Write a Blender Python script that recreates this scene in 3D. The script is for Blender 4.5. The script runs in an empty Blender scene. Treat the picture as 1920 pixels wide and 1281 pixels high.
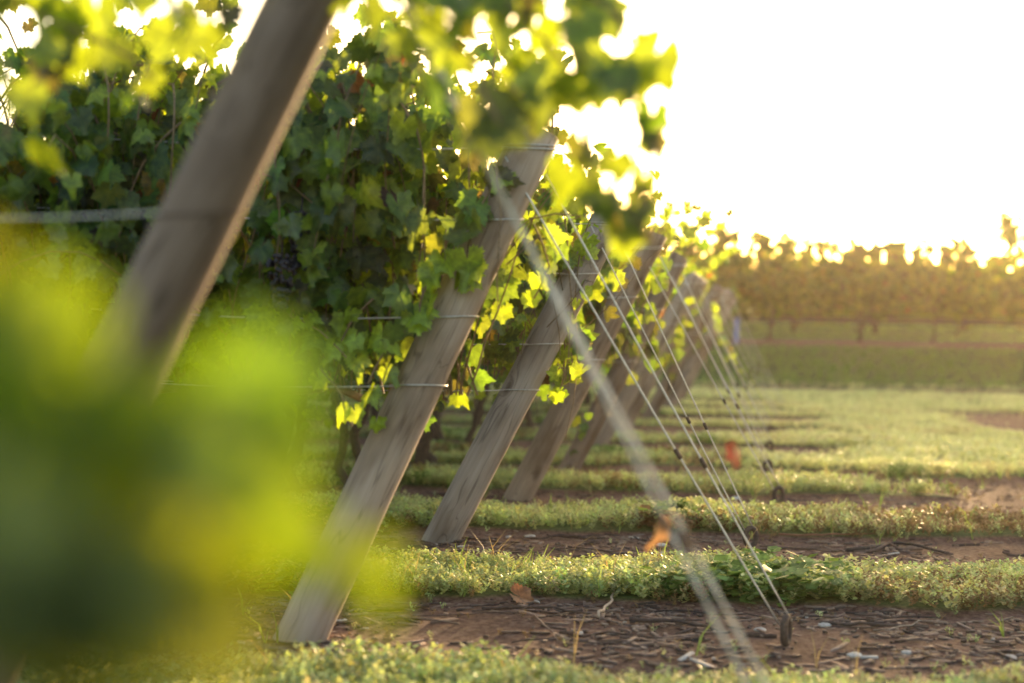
import bpy, math, random
import numpy as np
from mathutils import Vector, Matrix, Euler, noise

R = math.radians
SC = bpy.context.scene
COL = SC.collection
random.seed(7)
RNG = np.random.default_rng(7)

# ------------------------------------------------------------------ camera
H = 1.2                      # eye height
LENS = 56.25                 # 3000 px focal length on a 1920 px wide picture
cam_d = bpy.data.cameras.new('camera')
cam = bpy.data.objects.new('camera', cam_d)
COL.objects.link(cam)
cam_d.sensor_width = 36.0
cam_d.lens = LENS
cam_d.clip_start = 0.05
cam_d.clip_end = 3000
PITCH = -math.atan(20.5 / 3000)
ROLL = R(0.95)
cam.matrix_world = Matrix.Translation((0, 0, H)) @ Euler((R(90) + PITCH, 0, 0)).to_matrix().to_4x4() @ Matrix.Rotation(ROLL, 4, 'Z')
cam_d.dof.use_dof = True
cam_d.dof.focus_distance = 7.6
cam_d.dof.aperture_fstop = 1.3
SC.camera = cam
CM = cam.matrix_world.copy()
CMI = CM.inverted()

# ------------------------------------------------------------------ sky, sun, exposure
SUN_EL, SUN_AZ = 6.0, 19.0     # degrees above the horizon, degrees to the right of the view (+Y)
world = bpy.data.worlds.new('World')
SC.world = world
world.use_nodes = True
wn = world.node_tree
bg = wn.nodes['Background']
sky = wn.nodes.new('ShaderNodeTexSky')
sky.sky_type = 'NISHITA'
sky.sun_disc = False
sky.sun_elevation = R(SUN_EL)
sky.sun_rotation = R(SUN_AZ)
sky.air_density = 1.0
sky.dust_density = 3.0
sky.ozone_density = 0.6
wn.links.new(sky.outputs[0], bg.inputs[0])
bg.inputs[1].default_value = 0.15
sun_d = bpy.data.lights.new('sun', 'SUN')
sun_d.energy = 2.6
sun_d.angle = R(0.6)
sun_d.color = (1.0, 0.68, 0.36)
sun = bpy.data.objects.new('sun', sun_d)
COL.objects.link(sun)
sdir = Vector((math.sin(R(SUN_AZ)) * math.cos(R(SUN_EL)), math.cos(R(SUN_AZ)) * math.cos(R(SUN_EL)), math.sin(R(SUN_EL))))
sun.rotation_euler = sdir.to_track_quat('Z', 'Y').to_euler()
vs = SC.view_settings
vs.view_transform = 'Standard'
vs.look = 'None'
vs.gamma = 1.0
vs.exposure = 2.5
vs.use_curve_mapping = False
vs.use_white_balance = True
vs.white_balance_temperature = 6550
vs.white_balance_tint = 10
SC.render.engine = 'CYCLES'
SC.cycles.use_denoising = True
SC.cycles.max_bounces = 8
SC.cycles.transmission_bounces = 4
SC.cycles.volume_bounces = 0
SC.cycles.sample_clamp_indirect = 4.0


# ------------------------------------------------------------------ helpers
def at(px, py, d):
    """world point at photo pixel (1920 x 1281) and depth d along the view"""
    p = Vector(((px - 960) / 3000 * d, -(py - 640.5) / 3000 * d, -d))
    return CM @ p


def on_ground(px, py, z=0.0):
    p = CM @ Vector(((px - 960) / 3000, -(py - 640.5) / 3000, -1))
    o = CM.translation
    t = (z - o.z) / (p.z - o.z)
    return o + (p - o) * t


class MB:
    """collects tubes, prisms and instanced templates; build() links ONE mesh object"""
    def __init__(self):
        self.v, self.f, self.c, self.uv, self.n = [], [], [], [], 0

    def add(self, verts, faces, col=(1, 1, 1), uv=None):
        verts = np.asarray(verts, dtype=np.float32).reshape(-1, 3)
        self.v.append(verts)
        self.f.extend([[i + self.n for i in f] for f in faces])
        c = np.asarray(col, dtype=np.float32)
        if c.ndim == 1:
            c = np.repeat(c[None], len(verts), 0)
        self.c.append(c)
        self.uv.append(np.zeros((len(verts), 2), np.float32) if uv is None else np.asarray(uv, np.float32))
        self.n += len(verts)

    def tube(self, pts, rad, sides=6, col=(1, 1, 1), caps=True):
        pts = [Vector(p) for p in pts]
        if not hasattr(rad, '__len__'):
            rad = [rad] * len(pts)
        vs_, fs, uv = [], [], []
        prev = None
        for i, p in enumerate(pts):
            t = (pts[min(i + 1, len(pts) - 1)] - pts[max(i - 1, 0)])
            t = t.normalized() if t.length > 1e-9 else Vector((0, 0, 1))
            if prev is None:
                a = t.orthogonal().normalized()
            else:
                a = (prev - t * prev.dot(t))
                a = a.normalized() if a.length > 1e-6 else t.orthogonal().normalized()
            prev = a
            b = t.cross(a)
            for k in range(sides):
                an = 2 * math.pi * k / sides
                vs_.append(p + (a * math.cos(an) + b * math.sin(an)) * rad[i])
                uv.append((k / sides, i / max(1, len(pts) - 1)))
        for i in range(len(pts) - 1):
            for k in range(sides):
                k2 = (k + 1) % sides
                fs.append([i * sides + k, i * sides + k2, (i + 1) * sides + k2, (i + 1) * sides + k])
        if caps:
            fs.append(list(range(sides))[::-1])
            fs.append([(len(pts) - 1) * sides + k for k in range(sides)])
        self.add([tuple(q) for q in vs_], fs, col, uv)

    def build(self, name, mat, parent=None, smooth=True):
        V = np.concatenate(self.v) if self.v else np.zeros((0, 3), np.float32)
        C_ = np.concatenate(self.c) if self.c else np.zeros((0, 3), np.float32)
        U = np.concatenate(self.uv)
        return mesh_object(name, V, self.f, C_, U, mat, parent, smooth)


def mesh_object(name, V, F, C_, U, mat, parent=None, smooth=True):
    """V world coordinates; stored relative to the parent's location"""
    me = bpy.data.meshes.new(name)
    V = np.asarray(V, np.float32)
    if isinstance(F, np.ndarray):
        nf, k = F.shape
        loops = F.ravel().astype(np.int32)
        starts = np.arange(0, nf * k, k, dtype=np.int32)
    else:
        nf = len(F)
        ln = np.fromiter((len(f) for f in F), np.int32, nf)
        loops = np.fromiter((i for f in F for i in f), np.int32, int(ln.sum()))
        starts = np.concatenate([[0], np.cumsum(ln)[:-1]]).astype(np.int32)
    off = np.array(parent.location[:], np.float32) if parent is not None else np.zeros(3, np.float32)
    if parent is not None and parent.parent is not None:
        off = off + np.array(parent.parent.location[:], np.float32)
    origin = np.zeros(3, np.float32)
    if parent is None and len(V):
        origin = np.array([(V[:, 0].min() + V[:, 0].max()) / 2, (V[:, 1].min() + V[:, 1].max()) / 2, V[:, 2].min()], np.float32)
    me.vertices.add(len(V))
    me.vertices.foreach_set('co', (V - off - origin).ravel())
    me.loops.add(len(loops))
    me.loops.foreach_set('vertex_index', loops)
    me.polygons.add(nf)
    me.polygons.foreach_set('loop_start', starts)
    if smooth:
        me.polygons.foreach_set('use_smooth', np.ones(nf, bool))
    me.update(calc_edges=True)
    ca = me.color_attributes.new('tint', 'FLOAT_COLOR', 'POINT')
    ca.data.foreach_set('color', np.concatenate([C_, np.ones((len(C_), 1))], 1).astype(np.float32).ravel())
    uvl = me.uv_layers.new(name='UVMap')
    uvl.data.foreach_set('uv', np.asarray(U, np.float32)[loops].ravel())
    me.materials.append(mat)
    ob = bpy.data.objects.new(name, me)
    COL.objects.link(ob)
    if parent is not None:
        ob.parent = parent
    else:
        ob.location = origin.tolist()
    return ob


def tag(o, label=None, cat=None, group=None, kind=None):
    for k, v in (('label', label), ('category', cat), ('group', group), ('kind', kind)):
        if v:
            o[k] = v
    return o


def empty(name, loc, label, cat, group=None):
    o = bpy.data.objects.new(name, None)
    o.empty_display_size = 0.1
    COL.objects.link(o)
    o.location = loc
    return tag(o, label, cat, group)


def norm(a):
    return a / np.maximum(np.linalg.norm(a, axis=-1, keepdims=True), 1e-9)


def frames(n, t):
    """rotation matrices whose local z is n and local y the part of t across n"""
    n = norm(n)
    t = norm(t - n * (t * n).sum(1, keepdims=True))
    x = np.cross(t, n)
    return np.stack([x, t, n], axis=2)          # columns


def instance(tv, tf, tuv, pos, rot, scl, col):
    """bake N copies of a template (nv,3) into arrays"""
    N, nv = len(pos), len(tv)
    V = np.einsum('nij,vj->nvi', rot, tv) * np.asarray(scl).reshape(N, 1, -1) + pos[:, None, :]
    F = tf[None] + (np.arange(N) * nv)[:, None, None]
    C_ = np.repeat(col[:, None, :], nv, 1)
    U = np.repeat(tuv[None], N, 0)
    return V.reshape(-1, 3), F.reshape(-1, tf.shape[1]), C_.reshape(-1, 3), U.reshape(-1, 2)


def join_arrays(parts):
    Vs, Fs, Cs, Us, n = [], [], [], [], 0
    for V, F, C_, U in parts:
        Vs.append(V); Fs.append(F + n); Cs.append(C_); Us.append(U); n += len(V)
    return np.concatenate(Vs), np.concatenate(Fs), np.concatenate(Cs), np.concatenate(Us)


# ------------------------------------------------------------------ materials
def new_mat(name):
    m = bpy.data.materials.new(name)
    m.use_nodes = True
    nt = m.node_tree
    nt.nodes.clear()
    out = nt.nodes.new('ShaderNodeOutputMaterial')
    return m, nt, out


def N(nt, t, **kw):
    n = nt.nodes.new(t)
    for k, v in kw.items():
        if k.startswith('i_'):
            key = k[2:]
            n.inputs[int(key) if key.isdigit() else key.replace('_', ' ')].default_value = v
        else:
            setattr(n, k, v)
    return n


def math_node(nt, op, a, b=None, c=None):
    n = nt.nodes.new('ShaderNodeMath')
    n.operation = op
    for i, x in enumerate((a, b, c)):
        if x is None:
            continue
        if isinstance(x, (int, float)):
            n.inputs[i].default_value = x
        else:
            nt.links.new(x, n.inputs[i])
    return n.outputs[0]


def mixc(nt, fac, a, b, mode='MIX'):
    n = nt.nodes.new('ShaderNodeMix')
    n.data_type = 'RGBA'
    n.blend_type = mode
    for sock, x in ((n.inputs[0], fac), (n.inputs[6], a), (n.inputs[7], b)):
        if isinstance(x, (int, float)):
            sock.default_value = x
        elif isinstance(x, tuple):
            sock.default_value = (*x, 1) if len(x) == 3 else x
        else:
            nt.links.new(x, sock)
    return n.outputs[2]


def ramp(nt, fac, stops):
    n = nt.nodes.new('ShaderNodeValToRGB')
    el = n.color_ramp.elements
    while len(el) < len(stops):
        el.new(0.5)
    for e, (p, c) in zip(el, stops):
        e.position = p
        e.color = (*c, 1) if len(c) == 3 else c
    nt.links.new(fac, n.inputs[0])
    return n.outputs[0]


def leaf_material(name, trans=0.5, veins=True, boost=(2.6, 2.2, 0.5), spec=0.5):
    m, nt, out = new_mat(name)
    L = nt.links.new
    att = N(nt, 'ShaderNodeAttribute', attribute_name='tint').outputs[0]
    geo = N(nt, 'ShaderNodeNewGeometry')
    noi = N(nt, 'ShaderNodeTexNoise', i_Scale=38.0, i_Detail=3.0)
    L(geo.outputs['Position'], noi.inputs['Vector'])
    nv = ramp(nt, noi.outputs[0], [(0.3, (0.62, 0.62, 0.62)), (0.7, (1.35, 1.3, 1.2))])
    col = mixc(nt, 1.0, att, nv, 'MULTIPLY')
    if veins:
        uv = N(nt, 'ShaderNodeUVMap', uv_map='UVMap').outputs[0]
        sep = N(nt, 'ShaderNodeSeparateXYZ')
        L(uv, sep.inputs[0])
        ang = math_node(nt, 'ARCTAN2', sep.outputs[0], sep.outputs[1])
        r = math_node(nt, 'SQRT', math_node(nt, 'ADD', math_node(nt, 'MULTIPLY', sep.outputs[0], sep.outputs[0]), math_node(nt, 'MULTIPLY', sep.outputs[1], sep.outputs[1])))
        pp = math_node(nt, 'PINGPONG', ang, 0.46)
        dist = math_node(nt, 'MULTIPLY', pp, r)
        mask = math_node(nt, 'SUBTRACT', 1.0, math_node(nt, 'SMOOTH_MIN', math_node(nt, 'MULTIPLY', dist, 40.0), 1.0, 0.2))
        mask = math_node(nt, 'MULTIPLY', mask, 0.55)
        col = mixc(nt, mask, col, mixc(nt, 1.0, col, (1.7, 1.6, 1.3), 'MULTIPLY'))
    back = mixc(nt, math_node(nt, 'MULTIPLY', geo.outputs['Backfacing'], 0.35), col, (0.16, 0.20, 0.12))
    pr = N(nt, 'ShaderNodeBsdfPrincipled', i_Roughness=0.42)
    pr.inputs['Specular IOR Level'].default_value = spec
    L(back, pr.inputs['Base Color'])
    tr = N(nt, 'ShaderNodeBsdfTranslucent')
    L(mixc(nt, 1.0, col, boost, 'MULTIPLY'), tr.inputs['Color'])
    mx = N(nt, 'ShaderNodeMixShader', i_0=trans)
    L(pr.outputs[0], mx.inputs[1])
    L(tr.outputs[0], mx.inputs[2])
    L(mx.outputs[0], out.inputs[0])
    return m


def plain(name, col, rough=0.6, metal=0.0, noise_scale=40.0, var=0.3, bump=0.0, tint=False):
    m, nt, out = new_mat(name)
    L = nt.links.new
    tc = N(nt, 'ShaderNodeTexCoord')
    noi = N(nt, 'ShaderNodeTexNoise', i_Scale=noise_scale, i_Detail=5.0)
    L(tc.outputs['Object'], noi.inputs['Vector'])
    f = ramp(nt, noi.outputs[0], [(0.3, (1 - var,) * 3), (0.7, (1 + var,) * 3)])
    if tint:
        base = N(nt, 'ShaderNodeAttribute', attribute_name='tint').outputs[0]
    else:
        rgb = N(nt, 'ShaderNodeRGB')
        rgb.outputs[0].default_value = (*col, 1)
        base = rgb.outputs[0]
    pr = N(nt, 'ShaderNodeBsdfPrincipled', i_Roughness=rough, i_Metallic=metal)
    L(mixc(nt, 1.0, base, f, 'MULTIPLY'), pr.inputs['Base Color'])
    if bump:
        b = N(nt, 'ShaderNodeBump', i_Strength=bump, i_Distance=0.01)
        L(noi.outputs[0], b.inputs['Height'])
        L(b.outputs[0], pr.inputs['Normal'])
    L(pr.outputs[0], out.inputs[0])
    return m


def wood_material():
    m, nt, out = new_mat('weathered_post_wood')
    L = nt.links.new
    tc = N(nt, 'ShaderNodeTexCoord')
    oi = N(nt, 'ShaderNodeObjectInfo')
    add = N(nt, 'ShaderNodeVectorMath', operation='ADD')
    sc = N(nt, 'ShaderNodeVectorMath', operation='SCALE')
    sc.inputs['Scale'].default_value = 13.0
    cmb = N(nt, 'ShaderNodeCombineXYZ')
    L(oi.outputs['Random'], cmb.inputs[0]); L(oi.outputs['Random'], cmb.inputs[2])
    L(cmb.outputs[0], sc.inputs[0])
    L(tc.outputs['Object'], add.inputs[0]); L(sc.outputs[0], add.inputs[1])
    # knots bend the grain
    vor = N(nt, 'ShaderNodeTexVoronoi', i_Scale=1.0)
    mpk = N(nt, 'ShaderNodeMapping')
    mpk.inputs['Scale'].default_value = (6, 6, 2.6)
    L(add.outputs[0], mpk.inputs[0]); L(mpk.outputs[0], vor.inputs['Vector'])
    knot = vor.outputs['Distance']
    mp = N(nt, 'ShaderNodeMapping')
    mp.inputs['Scale'].default_value = (48, 48, 2.2)
    L(add.outputs[0], mp.inputs[0])
    dis = N(nt, 'ShaderNodeVectorMath', operation='ADD')
    kk = N(nt, 'ShaderNodeCombineXYZ')
    kv = math_node(nt, 'MULTIPLY', math_node(nt, 'POWER', math_node(nt, 'MAXIMUM', math_node(nt, 'SUBTRACT', 0.42, knot), 0.0), 2.0), 14.0)
    L(kv, kk.inputs[0]); L(kv, kk.inputs[1])
    L(mp.outputs[0], dis.inputs[0]); L(kk.outputs[0], dis.inputs[1])
    g1 = N(nt, 'ShaderNodeTexNoise', i_Scale=1.0, i_Detail=6.0, i_Roughness=0.65)
    L(dis.outputs[0], g1.inputs['Vector'])
    big = N(nt, 'ShaderNodeTexNoise', i_Scale=3.0, i_Detail=3.0)
    mpb = N(nt, 'ShaderNodeMapping')
    mpb.inputs['Scale'].default_value = (2.5, 2.5, 0.8)
    L(add.outputs[0], mpb.inputs[0]); L(mpb.outputs[0], big.inputs['Vector'])
    att = N(nt, 'ShaderNodeAttribute', attribute_name='tint').outputs[0]
    c1 = ramp(nt, g1.outputs[0], [(0.27, (0.16, 0.126, 0.105)), (0.38, (0.255, 0.212, 0.186)), (0.55, (0.29, 0.247, 0.222)), (0.75, (0.325, 0.28, 0.255))])
    c2 = mixc(nt, 1.0, c1, ramp(nt, big.outputs[0], [(0.30, (0.50, 0.44, 0.39)), (0.5, (0.98, 0.96, 0.95)), (0.70, (1.25, 1.24, 1.23))]), 'MULTIPLY')
    crk = N(nt, 'ShaderNodeTexNoise', i_Scale=1.0, i_Detail=2.0)
    mpc = N(nt, 'ShaderNodeMapping')
    mpc.inputs['Scale'].default_value = (17, 17, 0.9)
    mpc.inputs['Location'].default_value = (3.3, 1.7, 5.1)
    L(add.outputs[0], mpc.inputs[0])
    dis2 = N(nt, 'ShaderNodeVectorMath', operation='ADD')
    L(mpc.outputs[0], dis2.inputs[0]); L(kk.outputs[0], dis2.inputs[1])
    L(dis2.outputs[0], crk.inputs['Vector'])
    cm = ramp(nt, crk.outputs[0], [(0.485, (0, 0, 0)), (0.497, (1, 1, 1)), (0.503, (1, 1, 1)), (0.515, (0, 0, 0))])
    c2 = mixc(nt, math_node(nt, 'MULTIPLY', cm, 0.55), c2, (0.06, 0.042, 0.033))
    kmask = ramp(nt, knot, [(0.10, (1, 1, 1)), (0.20, (0, 0, 0))])
    c3 = mixc(nt, math_node(nt, 'MULTIPLY', kmask, 0.8), c2, (0.07, 0.045, 0.03))
    c4 = mixc(nt, 1.0, c3, att, 'MULTIPLY')
    pr = N(nt, 'ShaderNodeBsdfPrincipled', i_Roughness=0.75)
    pr.inputs['Specular IOR Level'].default_value = 0.25
    L(c4, pr.inputs['Base Color'])
    b = N(nt, 'ShaderNodeBump', i_Strength=0.45, i_Distance=0.005)
    L(g1.outputs[0], b.inputs['Height'])
    L(b.outputs[0], pr.inputs['Normal'])
    L(pr.outputs[0], out.inputs[0])
    return m


def ground_material():
    m, nt, out = new_mat('soil_and_turf')
    L = nt.links.new
    att = N(nt, 'ShaderNodeAttribute', attribute_name='tint')
    sep = N(nt, 'ShaderNodeSeparateColor')
    L(att.outputs[0], sep.inputs[0])
    geo = N(nt, 'ShaderNodeNewGeometry')
    n1 = N(nt, 'ShaderNodeTexNoise', i_Scale=2.2, i_Detail=6.0, i_Roughness=0.6)
    n2 = N(nt, 'ShaderNodeTexNoise', i_Scale=34.0, i_Detail=8.0, i_Roughness=0.7)
    n3 = N(nt, 'ShaderNodeTexNoise', i_Scale=120.0, i_Detail=4.0, i_Roughness=0.7)
    for n in (n1, n2, n3):
        L(geo.outputs['Position'], n.inputs['Vector'])
    soil = ramp(nt, n2.outputs[0], [(0.30, (0.055, 0.032, 0.025)), (0.48, (0.135, 0.077, 0.058)), (0.68, (0.25, 0.165, 0.13))])
    soil = mixc(nt, 1.0, soil, ramp(nt, n1.outputs[0], [(0.3, (0.75, 0.7, 0.68)), (0.7, (1.25, 1.2, 1.15))]), 'MULTIPLY')
    turf = ramp(nt, n2.outputs[0], [(0.3, (0.045, 0.06, 0.02)), (0.5, (0.085, 0.115, 0.035)), (0.7, (0.16, 0.19, 0.06))])
    turf = mixc(nt, 1.0, turf, ramp(nt, n1.outputs[0], [(0.3, (0.8, 0.85, 0.8)), (0.7, (1.2, 1.1, 1.1))]), 'MULTIPLY')
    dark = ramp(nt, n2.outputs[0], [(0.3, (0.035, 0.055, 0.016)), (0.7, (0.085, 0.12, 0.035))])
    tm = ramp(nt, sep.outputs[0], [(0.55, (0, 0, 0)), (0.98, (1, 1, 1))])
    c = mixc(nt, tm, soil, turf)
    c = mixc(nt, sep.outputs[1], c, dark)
    pr = N(nt, 'ShaderNodeBsdfPrincipled', i_Roughness=0.95)
    pr.inputs['Specular IOR Level'].default_value = 0.15
    L(c, pr.inputs['Base Color'])
    h = math_node(nt, 'ADD', n2.outputs[0], math_node(nt, 'MULTIPLY', n3.outputs[0], 0.4))
    b = N(nt, 'ShaderNodeBump', i_Strength=0.9, i_Distance=0.03)
    L(h, b.inputs['Height'])
    L(b.outputs[0], pr.inputs['Normal'])
    L(pr.outputs[0], out.inputs[0])
    return m


M_LEAF = leaf_material('vine_leaf', 0.5)
M_LEAF_FAR = leaf_material('far_vine_leaf', 0.6, veins=False, boost=(2.8, 2.1, 0.5))
M_COVER = leaf_material('ground_cover_leaf', 0.35, veins=False, boost=(1.6, 1.6, 0.9), spec=0.05)
M_DRY = leaf_material('dry_leaf_brown', 0.3, boost=(1.3, 1.1, 0.8), spec=0.15)
M_WOOD = wood_material()
M_BARK = plain('vine_bark', (0.075, 0.05, 0.035), 0.9, 0, 60, 0.5, 0.8)
M_CANE = plain('cane_bark', (0.16, 0.10, 0.05), 0.7, 0, 60, 0.4, 0.3)
M_WIRE = plain('galvanised_wire', (0.50, 0.47, 0.45), 0.42, 0.75, 90, 0.25)
M_STRAND = plain('guy_strand_steel', (0.55, 0.52, 0.49), 0.45, 0.6, 120, 0.25)
M_RUST = plain('rusty_steel', (0.085, 0.055, 0.042), 0.8, 0.3, 70, 0.45, 0.5)
M_GRAPE = plain('grape_skin', (0.010, 0.006, 0.014), 0.5, 0, 30, 0.4)
M_LITTER = plain('bark_litter', (1, 1, 1), 0.9, 0, 50, 0.3, 0.4, tint=True)
M_HOSE = plain('black_hose', (0.03, 0.03, 0.035), 0.5)
M_BLUE = plain('blue_guard_plastic', (0.10, 0.16, 0.42), 0.5)
M_GROUND = ground_material()


# ------------------------------------------------------------------ layout of the rows
SLOPE = 0.02                                   # the rows run along -X, receding a little to the left
ROWS = [  # base x, distance, lean dx, height, radius, wood tint
    (-1.274, 3.20, 0.982, 2.10, 0.076, (0.56, 0.47, 0.42)),
    (-0.785, 6.08, 0.865, 1.93, 0.092, (1.18, 1.08, 1.0)),
    (-0.385, 9.00, 0.94, 1.88, 0.096, (1.0, 0.97, 0.95)),
    (0.055, 11.35, 0.95, 1.90, 0.092, (0.95, 0.82, 0.70)),
    (0.500, 13.75, 0.93, 1.86, 0.085, (0.72, 0.62, 0.55)),
    (0.850, 16.30, 1.02, 1.80, 0.095, (1.0, 0.93, 0.86)),
    (1.320, 19.20, 0.95, 1.85, 0.09, (0.95, 0.85, 0.75)),
    (1.890, 22.10, 0.95, 1.85, 0.09, (0.75, 0.66, 0.58)),
    (2.450, 25.00, 0.96, 1.86, 0.10, (0.9, 0.82, 0.75)),
    (2.900, 27.90, 0.95, 1.85, 0.09, (0.9, 0.82, 0.75)),
]
ORD = ['nearest', 'second', 'third', 'fourth', 'fifth', 'sixth', 'seventh', 'eighth', 'ninth', 'farthest']


def row_y(k, x):
    bx, d = ROWS[k][0], ROWS[k][1]
    return d - SLOPE * (x - bx)


# grass strips: (near, far, right end); everything between them is mulch
MULCH = [(5.40, 7.02, 99.0), (7.95, 9.50, 99.0), (10.45, 11.85, 99.0), (12.95, 14.1, 3.1), (15.5, 17.0, 3.3),
         (18.4, 20.1, 3.9), (21.2, 23.0, 4.4), (24.2, 25.9, 4.2), (27.2, 28.9, 4.8)]


def sm(a, b, x):
    t = min(1.0, max(0.0, (x - a) / (b - a)))
    return t * t * (3 - 2 * t)


def nz(x, y, s, seed=0.0):
    return noise.noise(Vector((x * s + seed, y * s - seed, seed * 0.37)))


def turf_amount(x, y):
    """1 on the grass strips, 0 on bare soil"""
    if y > 60:
        return 1.0
    w = 0.16 * nz(x, y, 1.3, 3.1) + 0.08 * nz(x, y, 5.0, 9.2)
    v = y + SLOPE * x + w
    bare = 0.0
    for a, b, xe in MULCH:
        if v < a - 0.2 or v > b + 0.2:
            continue
        s = sm(a - 0.08, a + 0.08, v) * (1 - sm(b - 0.08, b + 0.08, v))
        s *= 1 - sm(xe - 0.5, xe + 0.3, x + 1.5 * nz(x, y, 0.8, 5.5))
        bare = max(bare, s)
    # bare headland on the right
    xr = x + 1.2 * nz(x, y, 0.9, 1.7)
    hd = sm(3.0, 3.5, xr) * sm(9.3, 9.8, v) * (1 - sm(12.4 + 0.35 * max(0, x - 1.5), 12.9 + 0.35 * max(0, x - 1.5), v))
    bare = max(bare, hd)
    tr = sm(5.95, 6.6, x + 0.8 * nz(x, y, 0.6, 4.0)) * sm(15.5, 17.0, v) * (1 - sm(24.0, 26.5, v))
    bare = max(bare, tr)
    far = sm(33.0, 34.0, v) * (1 - sm(35.8, 36.6, v)) * (0.75 + 0.5 * nz(x, y, 0.5, 2.0))
    bare = max(bare, far)
    if v > 36.6:
        for a, b in ((40.3, 42.6), (45.2, 47.3), (50.2, 52.3)):
            bare = max(bare, sm(a, a + 0.5, v) * (1 - sm(b - 0.5, b, v)) * 0.9)
    return min(1.0, max(0.0, 1.0 - bare))


def ground_z(x, y, t=None):
    z = 0.0
    z += 1.05 * sm(36.0, 41.5, y) + 0.036 * max(0.0, min(y, 90.0) - 41.0)
    if y < 40:
        z += 0.020 * nz(x, y, 0.7, 8.0)
        if t is None:
            t = turf_amount(x, y)
        z += 0.03 * t
        if y < 16:
            z += (1 - 0.6 * t) * (0.016 * nz(x, y, 3.0, 2.2) + 0.010 * nz(x, y, 9.0, 6.0))
    return z


# ------------------------------------------------------------------ ground sheet
def graded(segs):
    out = [segs[0][0]]
    for a, b, s in segs:
        n = max(1, round((b - a) / s))
        out += [a + (b - a) * (i + 1) / n for i in range(n)]
    return out


gx = graded([(-160, -60, 20), (-60, -14, 4), (-14, -5, 0.5), (-5, 6, 0.06), (6, 16, 0.4), (16, 60, 4), (60, 160, 20)])
gy = graded([(-60, -4, 8), (-4, 3, 0.5), (3, 14.5, 0.05), (14.5, 37, 0.15), (37, 54, 0.4), (54, 100, 5), (100, 260, 40)])
nx_, ny_ = len(gx), len(gy)
GV = np.zeros((ny_, nx_, 3), np.float32)
GC = np.zeros((ny_, nx_, 3), np.float32)
for j, y in enumerate(gy):
    for i, x in enumerate(gx):
        t = turf_amount(x, y)
        GV[j, i] = (x, y, ground_z(x, y, t))
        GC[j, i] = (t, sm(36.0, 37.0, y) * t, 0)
idx = np.arange(nx_ * ny_).reshape(ny_, nx_)
GF = np.stack([idx[:-1, :-1], idx[:-1, 1:], idx[1:, 1:], idx[1:, :-1]], -1).reshape(-1, 4)
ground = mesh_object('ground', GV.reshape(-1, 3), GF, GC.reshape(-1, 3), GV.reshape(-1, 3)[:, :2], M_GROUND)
tag(ground, 'bare soil and turf strips of the vineyard floor', None, None, 'structure')


# ------------------------------------------------------------------ leaf templates
def leaf_template(n_out, teeth, inner, bend, seed):
    """grape leaf: five lobes, heart-shaped base at the petiole (origin), tip along +y, about 1 wide"""
    rs = np.random.default_rng(seed)
    th = np.linspace(-math.pi * 0.93, math.pi * 0.93, n_out)
    lobes = [(0.0, 1.0, 0.56), (0.98, 0.94, 0.54), (-0.98, 0.94, 0.54), (1.95, 0.84, 0.6), (-1.95, 0.84, 0.6), (2.55, 0.70, 0.5), (-2.55, 0.70, 0.5)]
    r = np.zeros_like(th) + 0.74 - 0.18 * (np.abs(th) / math.pi) ** 3
    for a, h, w in lobes:
        h2 = h * (1 + 0.08 * rs.normal())
        r = np.maximum(r, h2 * np.exp(-((th - a) / w) ** 2 * 0.9))
    if teeth:
        r = r * (1 + 0.09 * np.where(np.arange(n_out) % 2 == 0, 1, -1) * (0.6 + 0.5 * rs.random(n_out)))
    r *= 0.62
    ox, oy = r * np.sin(th), r * np.cos(th)
    cy = 0.02
    V = [(0, 0, 0)]
    uv = [(0, 0)]
    F = []
    rings = ([0.5, 1.0] if inner else [1.0])
    for s in rings:
        for x, y in zip(ox, oy):
            V.append((x * s, y * s, 0)); uv.append((x * s, y * s))
    V = np.array(V, np.float32)
    # curl
    a, b, c, p1, p2 = bend
    x, y = V[:, 0], V[:, 1]
    rr = np.hypot(x, y)
    V[:, 2] = -a * x * x - b * y * np.abs(y) + c * np.abs(x) + 0.05 * rr * np.sin(3 * np.arctan2(x, y + 1e-6) + p1) + 0.03 * np.sin(9 * x + p2) * rr
    n = n_out
    for i in range(n - 1):
        F.append((0, 1 + i + 1, 1 + i))
    if inner:
        for i in range(n - 1):
            a0, a1, b0, b1 = 1 + i, 2 + i, 1 + n + i, 2 + n + i
            F.append((a0, a1, b1)); F.append((a0, b1, b0))
    return V, np.array(F, np.int64), np.array(uv, np.float32)


BENDS = [(0.35, 0.35, 0.05, 0.3, 1.0), (0.8, 0.2, -0.1, 2.0, 0.3), (-0.3, 0.7, 0.22, 4.0, 2.0), (0.2, 0.9, 0.3, 1.2, 4.0), (0.9, 0.7, 0.1, 5.0, 3.0)]
BENDS = [(a * 1.3, b * 1.3, c * 1.3, d, e) for a, b, c, d, e in BENDS]
LEAF_HI = [leaf_template(43, True, True, b, i) for i, b in enumerate(BENDS)]
LEAF_MID = [leaf_template(27, True, False, b, 20 + i) for i, b in enumerate(BENDS)]
LEAF_LO = [leaf_template(13, False, False, b, 40 + i) for i, b in enumerate(BENDS[:3])]


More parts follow.
